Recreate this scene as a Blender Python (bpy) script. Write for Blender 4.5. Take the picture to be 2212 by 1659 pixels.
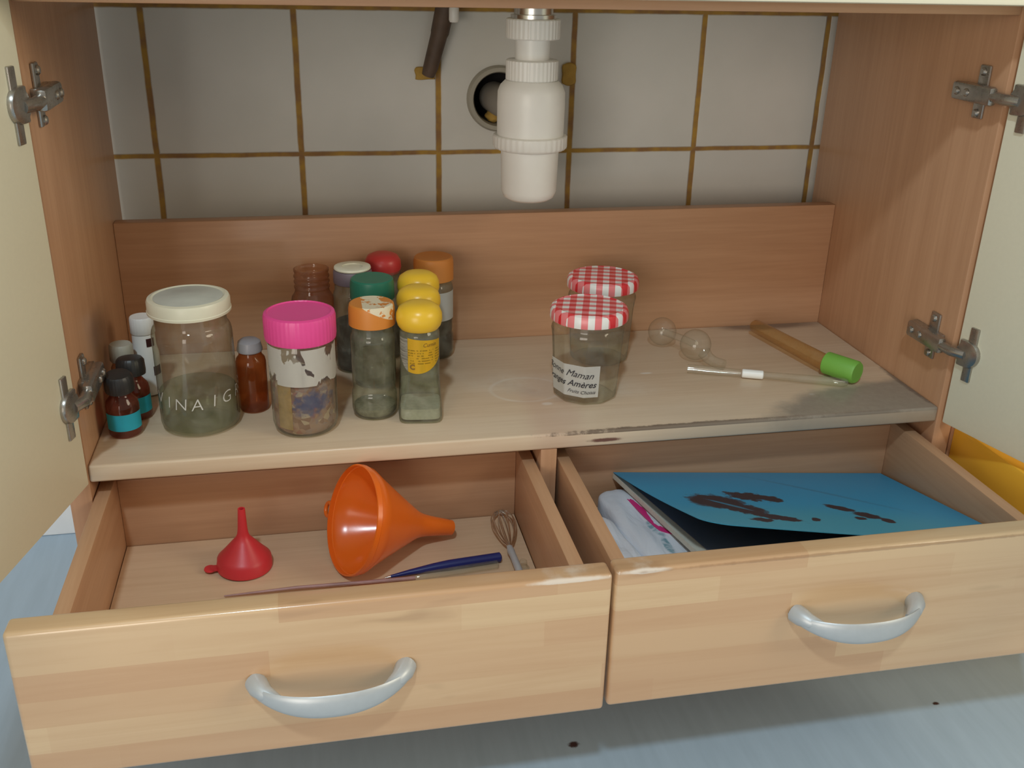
import bpy, bmesh, math, random
from mathutils import Vector, Matrix
random.seed(7)
sc = bpy.context.scene
for o in list(bpy.data.objects):
    bpy.data.objects.remove(o)
COL = sc.collection
ZD = -0.100           # inner bottom of the drawers
Z0 = 0.245            # height of the cabinet shelf above the floor; builders work in shelf coordinates

# ------------------------------------------------------------------ camera
cam_data = bpy.data.cameras.new('camera')
cam = bpy.data.objects.new('camera', cam_data)
COL.objects.link(cam)
_right = Vector((0.97998009, -0.19784074, 0.02231756))
_up = Vector((0.05823034, 0.39200584, 0.91811799))
_fwd = Vector((0.19038975, 0.89843779, -0.39567825))
_m = Matrix((( _right.x, _up.x, -_fwd.x, 0.18725152),
             ( _right.y, _up.y, -_fwd.y, -0.76830304),
             ( _right.z, _up.z, -_fwd.z, 0.38892726 + Z0),
             (0, 0, 0, 1)))
cam.matrix_world = _m
cam_data.sensor_fit = 'HORIZONTAL'
cam_data.sensor_width = 36.0
cam_data.lens = 2156.098 / 2212.0 * 36.0
cam_data.clip_start = 0.01
sc.camera = cam

# ------------------------------------------------------------------ world, lights, exposure
world = bpy.data.worlds.new('world')
sc.world = world
world.use_nodes = True
bg = world.node_tree.nodes['Background']
bg.inputs[0].default_value = (1.0, 0.92, 0.80, 1)
bg.inputs[1].default_value = 0.34

def area(name, loc, target, size, power, color, shape='DISK'):
    l = bpy.data.lights.new(name, 'AREA')
    l.shape = shape
    l.size = size
    l.energy = power
    l.color = color
    o = bpy.data.objects.new(name, l)
    COL.objects.link(o)
    o.location = loc
    d = Vector(target) - Vector(loc)
    o.rotation_euler = d.to_track_quat('-Z', 'Y').to_euler()
    return o

area('ceiling_lamp_light', (-0.15, -1.66, 2.2 + Z0), (0.4, 0.0, Z0), 0.16, 24, (0.72, 0.90, 1.0))
area('room_light', (2.0, -1.1, 1.3), (0.0, -0.1, 0.4), 0.9, 15, (1.0, 0.88, 0.66))
area('front_fill_light', (-1.3, -3.1, 0.80), (0.35, 0.2, 0.45), 1.4, 36, (1.0, 0.91, 0.80), 'SQUARE')  # unseen low fill added at front left to brighten the cabinet interior
sc.view_settings.view_transform = 'Standard'
sc.view_settings.look = 'None'
sc.view_settings.gamma = 1.0
sc.view_settings.use_curve_mapping = False
sc.view_settings.exposure = 0.0
sc.cycles.transparent_max_bounces = 24

# ------------------------------------------------------------------ node helpers
class NT:
    def __init__(s, name):
        s.m = bpy.data.materials.new(name)
        s.m.use_nodes = True
        s.t = s.m.node_tree
        s.t.nodes.clear()
        s.out = s.t.nodes.new('ShaderNodeOutputMaterial')
    def n(s, typ, **kw):
        nd = s.t.nodes.new(typ)
        for k, v in kw.items():
            setattr(nd, k, v)
        return nd
    def put(s, sock, v):
        if isinstance(v, bpy.types.NodeSocket):
            s.t.links.new(v, sock)
        elif v is not None:
            if isinstance(v, (tuple, list)) and len(v) == 3 and sock.type == 'RGBA':
                v = (*v, 1)
            sock.default_value = v
    def math(s, op, a, b=None, c=None, clamp=False):
        nd = s.n('ShaderNodeMath', operation=op, use_clamp=clamp)
        s.put(nd.inputs[0], a); s.put(nd.inputs[1], b)
        if c is not None: s.put(nd.inputs[2], c)
        return nd.outputs[0]
    def mix(s, f, a, b, mode='MIX'):
        nd = s.n('ShaderNodeMix', data_type='RGBA', blend_type=mode)
        s.put(nd.inputs[0], f); s.put(nd.inputs[6], a); s.put(nd.inputs[7], b)
        return nd.outputs[2]
    def coord(s, kind='Object'):
        if not hasattr(s, '_tc'):
            s._tc = s.n('ShaderNodeTexCoord')
        return s._tc.outputs[kind]
    def xyz(s, v=None):
        nd = s.n('ShaderNodeSeparateXYZ')
        s.put(nd.inputs[0], v if v is not None else s.coord())
        return nd.outputs
    def map(s, scale=(1, 1, 1), loc=(0, 0, 0), rot=(0, 0, 0), v=None):
        nd = s.n('ShaderNodeMapping')
        s.put(nd.inputs[0], v if v is not None else s.coord())
        nd.inputs['Location'].default_value = loc
        nd.inputs['Rotation'].default_value = rot
        nd.inputs['Scale'].default_value = scale
        return nd.outputs[0]
    def noise(s, vec, scale=5, detail=3, rough=0.55, dist=0.0):
        nd = s.n('ShaderNodeTexNoise')
        s.put(nd.inputs['Vector'], vec)
        nd.inputs['Scale'].default_value = scale
        nd.inputs['Detail'].default_value = detail
        nd.inputs['Roughness'].default_value = rough
        nd.inputs['Distortion'].default_value = dist
        return nd.outputs[0]
    def ramp(s, f, stops):
        nd = s.n('ShaderNodeValToRGB')
        s.put(nd.inputs[0], f)
        e = nd.color_ramp.elements
        while len(e) < len(stops): e.new(0.5)
        for i, (p, c) in enumerate(stops):
            e[i].position = p
            if not isinstance(c, (tuple, list)): c = (c, c, c)
            e[i].color = (*c[:3], 1)
        return nd.outputs[0]
    def ell(s, x, y, cx, cy, rx, ry, rot=0.0, soft=0.3, wob=None, amp=0.5):
        """soft edged ellipse mask in the coordinates x, y"""
        dx = s.math('SUBTRACT', x, cx); dy = s.math('SUBTRACT', y, cy)
        c, sn = math.cos(rot), math.sin(rot)
        u = s.math('ADD', s.math('MULTIPLY', dx, c / rx), s.math('MULTIPLY', dy, sn / rx))
        v = s.math('ADD', s.math('MULTIPLY', dx, -sn / ry), s.math('MULTIPLY', dy, c / ry))
        d = s.math('SQRT', s.math('ADD', s.math('MULTIPLY', u, u), s.math('MULTIPLY', v, v)))
        if wob is not None:
            d = s.math('ADD', d, s.math('MULTIPLY', s.math('SUBTRACT', wob, 0.5), amp))
        nd = s.n('ShaderNodeMapRange', interpolation_type='SMOOTHSTEP')
        s.put(nd.inputs[0], d)
        nd.inputs[1].default_value = 1 + soft; nd.inputs[2].default_value = 1 - soft
        nd.inputs[3].default_value = 0; nd.inputs[4].default_value = 1
        return nd.outputs[0]
    def bsdf(s, color, rough=0.5, metal=0.0, spec=0.5, bump=None, bstr=0.3, bdist=0.001, coat=0.0, sss=0, trans=0):
        b = s.n('ShaderNodeBsdfPrincipled')
        s.put(b.inputs['Base Color'], color)
        s.put(b.inputs['Roughness'], rough)
        b.inputs['Metallic'].default_value = metal
        b.inputs['Specular IOR Level'].default_value = spec
        b.inputs['Coat Weight'].default_value = coat
        b.inputs['Coat Roughness'].default_value = 0.15
        b.inputs['Transmission Weight'].default_value = trans
        if sss:
            b.inputs['Subsurface Weight'].default_value = sss
            b.inputs['Subsurface Scale'].default_value = 0.01
        if bump is not None:
            bn = s.n('ShaderNodeBump')
            bn.inputs['Strength'].default_value = bstr
            bn.inputs['Distance'].default_value = bdist
            s.put(bn.inputs['Height'], bump)
            s.t.links.new(bn.outputs[0], b.inputs['Normal'])
        return b.outputs[0]
    def done(s, shader):
        s.t.links.new(shader, s.out.inputs[0])
        return s.m

def srgb(r, g, b):
    def f(c):
        c /= 255.0
        return c / 12.92 if c <= 0.04045 else ((c + 0.055) / 1.055) ** 2.4
    return (f(r), f(g), f(b))

def plain(name, col, rough=0.5, metal=0.0, var=0.06, scale=60, coat=0.0, bstr=0.05, sss=0):
    t = NT(name)
    nz = t.noise(t.coord(), scale, 3)
    c = t.mix(nz, tuple(x * (1 - var) for x in col), tuple(min(1, x * (1 + var)) for x in col))
    r = t.math('MULTIPLY_ADD', nz, 0.12, rough - 0.06)
    return t.done(t.bsdf(c, r, metal, bump=nz, bstr=bstr, coat=coat, sss=sss))

def wood(name, c1, c2, axis=0, rough=0.42, fine=260, extra=None, coat=0.15):
    t = NT(name)
    sc_ = [1, 1, 1]; sc_[axis] = 0.045
    v = t.map(scale=tuple(sc_))
    n1 = t.noise(v, 55, 4, 0.6, 0.6)
    n2 = t.noise(v, fine, 3, 0.6)
    f = t.math('ADD', t.math('MULTIPLY', n1, 0.6), t.math('MULTIPLY', n2, 0.4))
    f = t.ramp(f, [(0.32, 0.0), (0.68, 1.0)])
    c = t.mix(f, c1, c2)
    if extra: c = extra(t, c)
    return t.done(t.bsdf(c, rough, bump=n2, bstr=0.06, coat=coat))

def lamella(name, c1, c2, c3):
    """strip-laminated beech: narrow staves of varying tint along X"""
    t = NT(name)
    o = t.xyz()
    row = t.math('FLOOR', t.math('DIVIDE', o[2], 0.0215))
    wr = t.n('ShaderNodeTexWhiteNoise', noise_dimensions='1D')
    t.put(wr.inputs['W'], row)
    colx = t.math('FLOOR', t.math('ADD', t.math('DIVIDE', o[0], 0.19), t.math('MULTIPLY', wr.outputs[0], 7.3)))
    w2 = t.n('ShaderNodeTexWhiteNoise', noise_dimensions='2D')
    cv = t.n('ShaderNodeCombineXYZ')
    t.put(cv.inputs[0], row); t.put(cv.inputs[1], colx)
    t.put(w2.inputs['Vector'], cv.outputs[0])
    v = t.map(scale=(0.05, 1, 1))
    n1 = t.noise(v, 60, 4, 0.6, 0.8)
    n2 = t.noise(v, 300, 2)
    a = t.mix(w2.outputs[0], c1, c2)
    f = t.ramp(n1, [(0.45, 0.0), (0.8, 1.0)])
    c = t.mix(t.math('MULTIPLY', f, 0.55), a, c3)
    # a few darker streaks and specks
    sp = t.ramp(t.noise(t.map(scale=(0.25, 1, 1)), 42, 2), [(0.70, 0.0), (0.78, 1.0)])
    c = t.mix(t.math('MULTIPLY', sp, 0.35), c, tuple(x * 0.6 for x in c3))
    # worn pale patches on the top edge by the seam and a dark rub along the right drawer
    w3 = t.noise(t.coord(), 90, 3)
    for cx, rx_ in ((0.352, 0.028), (0.407, 0.017)):
        e_ = t.ell(o[0], o[2], cx, -0.0112, rx_, 0.0016, 0.0, 0.3, w3, 0.8)
        c = t.mix(t.math('MULTIPLY', e_, 0.75), c, (0.80, 0.74, 0.66))
    e_ = t.ell(o[0], o[2], 0.60, -0.0118, 0.17, 0.0012, 0.0, 0.4, w3, 1.4)
    c = t.mix(t.math('MULTIPLY', e_, 0.5), c, (0.25, 0.13, 0.06))
    return t.done(t.bsdf(c, 0.34, bump=n2, bstr=0.03, coat=0.9))

def thin_glass(name, face, edge, ior=1.45, rough=0.03, smudge=0.0, body=None):
    """clear wall of a vessel: tinted see-through with fresnel reflection"""
    t = NT(name)
    lw = t.n('ShaderNodeLayerWeight'); lw.inputs[0].default_value = 0.5
    fc = lw.outputs['Facing']
    c = t.mix(t.math('POWER', fc, 3.0), face, edge)
    tr = t.n('ShaderNodeBsdfTransparent'); t.put(tr.inputs[0], c)
    gl = t.n('ShaderNodeBsdfGlossy'); gl.inputs['Roughness'].default_value = rough
    f0 = ((ior - 1) / (ior + 1)) ** 2
    fr = t.math('MULTIPLY_ADD', t.math('POWER', fc, 5.0), 0.75, f0 * 1.4)
    mx = t.n('ShaderNodeMixShader')
    t.put(mx.inputs[0], fr); t.put(mx.inputs[1], tr.outputs[0]); t.put(mx.inputs[2], gl.outputs[0])
    res = mx.outputs[0]
    if smudge or body:
        df = t.n('ShaderNodeBsdfDiffuse')
        t.put(df.inputs[0], body if body else (0.75, 0.75, 0.70))
        nz = t.ramp(t.noise(t.coord(), 70, 4), [(0.4, smudge * 0.3), (0.75, smudge)])
        m2 = t.n('ShaderNodeMixShader')
        t.put(m2.inputs[0], nz); t.put(m2.inputs[1], res); t.put(m2.inputs[2], df.outputs[0])
        res = m2.outputs[0]
    return t.done(res)

# ------------------------------------------------------------------ mesh helpers
class MB:
    def __init__(s):
        s.b = bmesh.new()
        s.mi = 0
    def _mark(s, faces):
        for f in faces: f.material_index = s.mi
    def box(s, x0, x1, y0, y1, z0, z1, bev=0.0, seg=2, mat=None):
        t = bmesh.new()
        r = bmesh.ops.create_cube(t, size=1)
        for v in t.verts:
            v.co = Vector((x0 + (v.co.x + .5) * (x1 - x0), y0 + (v.co.y + .5) * (y1 - y0), z0 + (v.co.z + .5) * (z1 - z0)))
        if bev:
            bmesh.ops.bevel(t, geom=list(t.edges), offset=bev, segments=seg, profile=0.5, affect='EDGES')
        s.merge(t, mat)
        return s
    def merge(s, t, mat=None):
        me = bpy.data.meshes.new('tmp')
        for f in t.faces: f.material_index = s.mi
        t.to_mesh(me); t.free()
        if mat is not None: me.transform(mat)
        s.b.from_mesh(me)
        bpy.data.meshes.remove(me)
        return s
    def rings(s, rings, closed_top=True, closed_bot=True, mat=None):
        """rings: list of equally long point lists"""
        t = bmesh.new()
        vs = [[t.verts.new(p) for p in r] for r in rings]
        n = len(rings[0])
        for a, b in zip(vs, vs[1:]):
            for i in range(n):
                t.faces.new((a[i], a[(i + 1) % n], b[(i + 1) % n], b[i]))
        if closed_bot: t.faces.new(list(reversed(vs[0])))
        if closed_top: t.faces.new(vs[-1])
        return s.merge(t, mat)
    def lathe(s, prof, seg=40, mat=None, cb=True, ct=True, wave=None):
        rr = []
        for r, z in prof:
            ring = []
            for i in range(seg):
                a = 2 * math.pi * i / seg
                q = r * (wave(a) if wave else 1)
                ring.append((q * math.cos(a), q * math.sin(a), z))
            rr.append(ring)
        return s.rings(rr, ct, cb, mat)
    def tube(s, pts, rad, seg=12, caps=True):
        pts = [Vector(p) for p in pts]
        if not isinstance(rad, (list, tuple)): rad = [rad] * len(pts)
        rr = []
        prev = None
        for i, p in enumerate(pts):
            d = (pts[min(i + 1, len(pts) - 1)] - pts[max(i - 1, 0)]).normalized()
            if prev is None:
                u = d.orthogonal().normalized()
            else:
                u = (prev - d * prev.dot(d)).normalized()
            prev = u
            w = d.cross(u)
            rr.append([p + (u * math.cos(2 * math.pi * k / seg) + w * math.sin(2 * math.pi * k / seg)) * rad[i] for k in range(seg)])
        return s.rings(rr, caps, caps)
    def build(s, name, mats, parent=None, loc=(0, 0, 0), rot=(0, 0, 0), angle=40):
        bmesh.ops.recalc_face_normals(s.b, faces=list(s.b.faces))
        me = bpy.data.meshes.new(name)
        s.b.to_mesh(me); s.b.free()
        if not isinstance(mats, (list, tuple)): mats = [mats]
        for m in mats: me.materials.append(m)
        for p in me.polygons: p.use_smooth = True
        me.set_sharp_from_angle(angle=math.radians(angle))
        o = bpy.data.objects.new(name, me)
        COL.objects.link(o)
        o.location = loc; o.rotation_euler = rot
        if parent: o.parent = parent
        return o

def tag(o, label, cat, group=None):
    o['label'] = label; o['category'] = cat
    if group: o['group'] = group
    return o
def thing(name, label, cat, loc=(0, 0, 0), rot=(0, 0, 0), group=None):
    o = bpy.data.objects.new(name, None)
    o.empty_display_size = 0.02
    COL.objects.link(o)
    o.location = (loc[0], loc[1], loc[2] + Z0 + (0.0006 if loc[2] in (0, ZD) else 0))
    o.rotation_euler = rot
    return tag(o, label, cat, group)
def struct(o):
    o['kind'] = 'structure'
    return o

def text_mesh(txt, size, shear=0.0, bold=0.0):
    """flat text as (verts, faces), origin at its left baseline"""
    cu = bpy.data.curves.new('txt', 'FONT')
    cu.body = txt; cu.size = size; cu.shear = shear; cu.offset = bold; cu.resolution_u = 3
    o = bpy.data.objects.new('txt', cu)
    COL.objects.link(o)
    dg = bpy.context.evaluated_depsgraph_get()
    dg.update()
    me = bpy.data.meshes.new_from_object(o.evaluated_get(dg))
    vs = [tuple(v.co) for v in me.vertices]
    fs = [tuple(p.vertices) for p in me.polygons]
    bpy.data.objects.remove(o); bpy.data.curves.remove(cu); bpy.data.meshes.remove(me)
    return vs, fs

def text_wrap(name, items, r, mat, parent, facets=None):
    """items: (text, size, angle of the start, z, shear, bold, slope); wraps on a cylinder of radius r(z)"""
    b = bmesh.new()
    for txt, size, a0, z, shear, bold, slope in items:
        vs, fs = text_mesh(txt, size, shear, bold)
        vv = []
        for x, y, _ in vs:
            zz = z + y + x * slope
            rr = r(zz) if callable(r) else r
            a = a0 + x / rr
            if facets:
                k = (a / facets) - math.floor(a / facets) - 0.5
                rr = rr * math.cos(facets / 2) / math.cos(k * facets) + 0.0006
            vv.append(b.verts.new((rr * math.cos(a), rr * math.sin(a), zz)))
        for f in fs:
            try: b.faces.new([vv[i] for i in f])
            except ValueError: pass
    me = bpy.data.meshes.new(name)
    b.to_mesh(me); b.free()
    me.materials.append(mat)
    o = bpy.data.objects.new(name, me)
    COL.objects.link(o); o.parent = parent
    return o

def wrap_patch(a0, a1, z0, z1, r, top=None, bot=None, na=24, nz=10, facets=None):
    """curved sticker patch; top / bot give z offsets as functions of 0..1 along it"""
    t = bmesh.new()
    g = []
    for i in range(na + 1):
        u = i / na; a = a0 + (a1 - a0) * u
        zt = z1 + (top(u) if top else 0); zb = z0 + (bot(u) if bot else 0)
        col = []
        for j in range(nz + 1):
            z = zb + (zt - zb) * j / nz
            rr = r(z) if callable(r) else r
            if facets:
                k = (a / facets) - math.floor(a / facets) - 0.5
                rr = rr * math.cos(facets / 2) / math.cos(k * facets)
            col.append(t.verts.new((rr * math.cos(a), rr * math.sin(a), z)))
        g.append(col)
    for i in range(na):
        for j in range(nz):
            t.faces.new((g[i][j], g[i + 1][j], g[i + 1][j + 1], g[i][j + 1]))
    return t
def patch_obj(name, t, mat, parent, thick=0.0002):
    bmesh.ops.solidify(t, geom=list(t.faces), thickness=-thick)
    m = MB(); m.merge(t)
    return m.build(name, mat, parent)

# ------------------------------------------------------------------ materials
BEECH1 = (0.46, 0.248, 0.135); BEECH2 = (0.565, 0.322, 0.185)
M = {}
M['beech_z'] = wood('beech laminate upright grain', BEECH1, BEECH2, 2, 0.45)
M['beech_x'] = wood('beech laminate', BEECH1, BEECH2, 0, 0.45)
M['beech_y'] = wood('beech drawer side', (0.50, 0.275, 0.15), (0.60, 0.355, 0.205), 1, 0.45)
def shelf_wear_and_gap(t, c):
    o = t.xyz()
    w = t.noise(t.coord(), 28, 4, 0.6)
    w2 = t.noise(t.coord(), 120, 4, 0.7)
    light = (0.74, 0.66, 0.54)
    # pale scoured areas and ring marks
    a = t.ell(o[0], o[1], 0.42, 0.105, 0.09, 0.028, -0.25, 0.5, w, 1.0)
    a2 = t.ell(o[0], o[1], 0.46, 0.02, 0.22, 0.03, 0.0, 0.6, w, 0.8)
    c = t.mix(t.math('MULTIPLY', a, t.math('MULTIPLY', w2, 0.9)), c, light)
    c = t.mix(t.math('MULTIPLY', a2, 0.25), c, light)
    ro = t.math('MULTIPLY', t.ell(o[0], o[1], 0.385, 0.10, 0.036, 0.03, 0, 0.06), t.math('SUBTRACT', 1.0, t.ell(o[0], o[1], 0.385, 0.10, 0.033, 0.027, 0, 0.06)))
    c = t.mix(t.math('MULTIPLY', ro, t.math('MULTIPLY', w, 0.8)), c, (0.8, 0.76, 0.68))
    dots = t.math('ADD', t.ell(o[0], o[1], 0.398, 0.064, 0.005, 0.003, 0, 0.4), t.ell(o[0], o[1], 0.515, 0.122, 0.006, 0.002, 0, 0.4))
    dots = t.math('ADD', dots, t.ell(o[0], o[1], 0.66, 0.047, 0.003, 0.002, 0, 0.4))
    dots = t.math('ADD', dots, t.ell(o[0], o[1], 0.705, 0.034, 0.0025, 0.002, 0, 0.4), clamp=True)
    c = t.mix(t.math('MULTIPLY', dots, 0.6), c, (0.82, 0.8, 0.74))
    # grey water stain at the front right and at the back right
    s1 = t.ell(o[0], o[1], 0.725, 0.016, 0.125, 0.048, 0.16, 0.18, w, 0.5)
    s1 = t.math('MULTIPLY', s1, t.math('MULTIPLY_ADD', t.math('GREATER_THAN', o[2], -0.0028), 0.4, 0.6))
    c = t.mix(t.math('MULTIPLY', s1, 0.9), c, t.mix(w2, (0.20, 0.175, 0.14), (0.34, 0.31, 0.26)))
    s2 = t.ell(o[0], o[1], 0.70, 0.243, 0.06, 0.016, 0.0, 0.4, w, 0.8)
    c = t.mix(t.math('MULTIPLY', s2, 0.75), c, (0.12, 0.07, 0.055))
    s3 = t.ell(o[0], o[1], 0.40, 0.06, 0.025, 0.09, -0.1, 0.5, w, 0.9)
    c = t.mix(t.math('MULTIPLY', s3, 0.3), c, (0.50, 0.28, 0.22))
    # torn dark line along the front edge
    s4 = t.ell(o[0], o[1], 0.515, 0.000, 0.115, 0.0042, 0.0, 0.3, w2, 1.6)
    topz = t.math('GREATER_THAN', o[2], -0.0028)
    s4 = t.math('MULTIPLY', s4, topz)
    c = t.mix(t.math('MULTIPLY', s4, 0.85), c, (0.10, 0.065, 0.045))
    s5 = t.ell(o[0], o[1], 0.69, -0.001, 0.045, 0.003, 0.0, 0.3, w2, 1.4)
    s5 = t.math('MULTIPLY', s5, topz)
    c = t.mix(t.math('MULTIPLY', s5, 0.8), c, (0.11, 0.08, 0.06))
    s6 = t.ell(o[0], o[2], 0.437, -0.0095, 0.014, 0.0018, 0.0, 0.4, w2, 1.0)
    s6 = t.math('MULTIPLY', s6, t.math('LESS_THAN', o[1], 0.004))
    c = t.mix(t.math('MULTIPLY', s6, 0.9), c, (0.12, 0.03, 0.02))
    s7 = t.ell(o[0], o[1], 0.768, 0.055, 0.006, 0.05, 0.0, 0.3, w2, 1.2)  # gap along the right side panel: its shade is painted into the shelf colour
    c = t.mix(t.math('MULTIPLY', s7, 0.75), c, (0.12, 0.09, 0.075))
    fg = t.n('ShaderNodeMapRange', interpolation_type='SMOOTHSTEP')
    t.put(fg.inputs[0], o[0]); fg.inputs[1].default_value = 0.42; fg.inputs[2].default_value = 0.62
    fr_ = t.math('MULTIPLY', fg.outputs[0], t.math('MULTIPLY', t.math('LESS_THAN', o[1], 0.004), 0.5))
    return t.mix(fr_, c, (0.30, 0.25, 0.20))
M['shelf'] = wood('worn beech shelf', (0.60, 0.445, 0.30), (0.70, 0.555, 0.40), 0, 0.4, extra=shelf_wear_and_gap)
M['front'] = lamella('stave beech front', (0.69, 0.49, 0.285), (0.585, 0.355, 0.195), (0.50, 0.275, 0.135))
M['drawer_bottom'] = wood('drawer bottom', (0.60, 0.40, 0.25), (0.70, 0.50, 0.33), 0, 0.5)
M['door'] = plain('pale cream laminate', (0.82, 0.79, 0.62), 0.5, var=0.03, scale=300)
M['counter'] = plain('cream worktop', (0.84, 0.80, 0.64), 0.4, var=0.03)
M['grey_metal'] = plain('satin aluminium', (0.52, 0.55, 0.57), 0.42, metal=0.35, var=0.05, scale=200)
M['nickel'] = plain('tarnished nickel', (0.42, 0.40, 0.37), 0.28, metal=0.9, var=0.2, scale=150)
M['chrome'] = plain('dull chrome', (0.74, 0.73, 0.70), 0.25, metal=1.0, var=0.1)
M['white_plastic'] = plain('white plastic', (0.86, 0.86, 0.83), 0.35, var=0.03)
M['grey_plastic'] = plain('grey drain pipe', (0.30, 0.28, 0.25), 0.5)
M['black'] = plain('black plastic', (0.025, 0.024, 0.024), 0.4)
M['void'] = plain('dark hole', (0.02, 0.018, 0.018), 0.9)
M['foam'] = plain('yellow filler', (0.45, 0.28, 0.06), 0.85, var=0.3, scale=120, bstr=0.5)
M['rust'] = plain('dirty brown pipe', (0.10, 0.065, 0.045), 0.6, var=0.6, scale=60, bstr=0.4)
M['glass'] = thin_glass('clear jar glass', (0.90, 0.91, 0.85), (0.42, 0.42, 0.33), smudge=0.10)
M['glass_dusty'] = thin_glass('dusty jar glass', (0.80, 0.81, 0.71), (0.30, 0.29, 0.20), smudge=0.20, body=(0.62, 0.62, 0.50))
M['glass_fine'] = thin_glass('fine clear glass', (0.96, 0.96, 0.93), (0.72, 0.72, 0.66), smudge=0.09)
M['amber'] = thin_glass('amber glass', (0.72, 0.36, 0.16), (0.22, 0.07, 0.025), smudge=0.20, body=(0.42, 0.17, 0.06))
M['amber_red'] = thin_glass('red brown glass', (0.62, 0.24, 0.15), (0.20, 0.05, 0.03), smudge=0.30, body=(0.42, 0.12, 0.07))
M['brown_clear'] = thin_glass('light brown glass', (0.84, 0.68, 0.57), (0.45, 0.30, 0.22), smudge=0.06)
M['liquid'] = thin_glass('clear vinegar', (0.80, 0.83, 0.73), (0.55, 0.57, 0.48), ior=1.2, smudge=0.14, body=(0.55, 0.58, 0.48))
M['cream_lid'] = plain('cream enamel lid', (0.72, 0.69, 0.54), 0.35)
M['cream_top'] = plain('greyish lid top', (0.53, 0.54, 0.48), 0.35, var=0.12)
M['pink'] = plain('pink plastic', (0.80, 0.075, 0.30), 0.35, var=0.03)
M['red_plastic'] = plain('red plastic', (0.66, 0.035, 0.045), 0.4, sss=0.2)
M['orange_plastic'] = plain('orange plastic', (0.86, 0.16, 0.015), 0.22, var=0.03, sss=0.15)
M['yellow_plastic'] = plain('yellow plastic', (0.80, 0.50, 0.035), 0.3, var=0.03)
M['green_plastic'] = plain('dark green plastic', (0.02, 0.16, 0.10), 0.4)
M['dull_orange'] = plain('dull orange plastic', (0.60, 0.22, 0.045), 0.45)
M['dark_red'] = plain('red cap plastic', (0.60, 0.05, 0.05), 0.35)
M['lime'] = plain('green rubber cap', (0.17, 0.42, 0.06), 0.5)
M['teal_label'] = plain('turquoise label', (0.05, 0.62, 0.78), 0.5)
M['paper'] = plain('white label paper', (0.80, 0.80, 0.77), 0.6, var=0.03)
M['brown_print'] = plain('brown print', (0.10, 0.03, 0.025), 0.6)
M['cloudy'] = plain('cloudy plastic cap', (0.50, 0.48, 0.40), 0.4)
M['grey_stopper'] = plain('grey rubber stopper', (0.36, 0.34, 0.36), 0.35)
M['ink'] = plain('black ink', (0.03, 0.03, 0.04), 0.6)
M['brown_ink'] = plain('brown ink', (0.22, 0.12, 0.02), 0.6)
M['chalk'] = plain('white scratched paint', (0.62, 0.61, 0.57), 0.8)
M['blue_pen'] = plain('dark blue plastic', (0.012, 0.02, 0.14), 0.3)
M['pink_paper'] = plain('magenta card', (0.72, 0.03, 0.22), 0.5)
M['tub'] = plain('orange yellow plastic', (1.0, 0.56, 0.055), 0.35, var=0.04, scale=8)
M['pages'] = plain('page edges', (0.66, 0.63, 0.54), 0.7, var=0.12, scale=400)
M['dark_page'] = plain('dark blue page', (0.12, 0.15, 0.21), 0.5)
M['white_board'] = plain('white painted board', (0.80, 0.82, 0.83), 0.4)

# gingham lids
t = NT('red and white gingham')
o = t.xyz(t.map(rot=(0, 0, 0.30)))
S_ = 0.0062
def par(s_):
    return t.math('FLOORED_MODULO', t.math('FLOOR', t.math('DIVIDE', s_, S_)), 2.0)
f = t.math('MULTIPLY', t.math('ADD', par(o[0]), par(o[1])), 0.5)
c = t.ramp(f, [(0.0, (0.84, 0.83, 0.80)), (0.25, (0.80, 0.22, 0.23)), (0.75, (0.68, 0.03, 0.04))])
t.t.nodes[-1].color_ramp.interpolation = 'CONSTANT'
M['gingham'] = t.done(t.bsdf(c, 0.28))

# torn label of the pink jar
t = NT('torn white label')
o = t.xyz()
nz = t.noise(t.map(scale=(1, 1, 0.8)), 48, 3, 0.6, 0.6)
edge_ = t.math('MULTIPLY', t.math('ABSOLUTE', t.math('SUBTRACT', o[2], 0.0665)), 7.0)
al = t.ramp(t.math('SUBTRACT', t.math('ADD', nz, 0.06), edge_), [(0.42, 0.0), (0.44, 1.0)])
b_ = t.bsdf((0.78, 0.76, 0.70), 0.7)
tr = t.n('ShaderNodeBsdfTransparent')
mx = t.n('ShaderNodeMixShader')
t.put(mx.inputs[0], al); t.put(mx.inputs[1], tr.outputs[0]); t.put(mx.inputs[2], b_)
M['torn'] = t.done(mx.outputs[0])

# torn paper on the orange spice lid
t = NT('orange lid with torn paper')
o = t.xyz()
nz = t.noise(t.coord(), 90, 3, 0.6)
al = t.math('MULTIPLY', t.ramp(nz, [(0.44, 0.0), (0.47, 1.0)]), t.math('GREATER_THAN', t.math('ADD', t.math('MULTIPLY', o[0], 0.5), o[2]), 0.1015))
c = t.mix(al, (0.62, 0.22, 0.035), (0.72, 0.64, 0.46))
M['torn_lid'] = t.done(t.bsdf(c, 0.45))

# mixed contents
t = NT('mixed sachets and grains')
v = t.n('ShaderNodeTexVoronoi'); v.inputs['Scale'].default_value = 210
t.put(v.inputs['Vector'], t.coord())
hh = t.n('ShaderNodeSeparateColor'); t.put(hh.inputs[0], v.outputs['Color'])
c = t.ramp(hh.outputs[0], [(0.0, (0.20, 0.10, 0.06)), (0.30, (0.33, 0.20, 0.13)), (0.55, (0.26, 0.19, 0.17)), (0.75, (0.30, 0.12, 0.08)), (0.9, (0.42, 0.32, 0.22))])
o = t.xyz()
bl = t.ell(o[0], o[2], 0.006, 0.033, 0.014, 0.010, 0.2, 0.5, t.noise(t.coord(), 200, 3), 2.0)
c = t.mix(t.math('MULTIPLY', bl, 0.85), c, (0.04, 0.07, 0.20))
M['contents'] = t.done(t.bsdf(c, 0.7, bump=hh.outputs[0], bstr=0.6))

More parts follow.
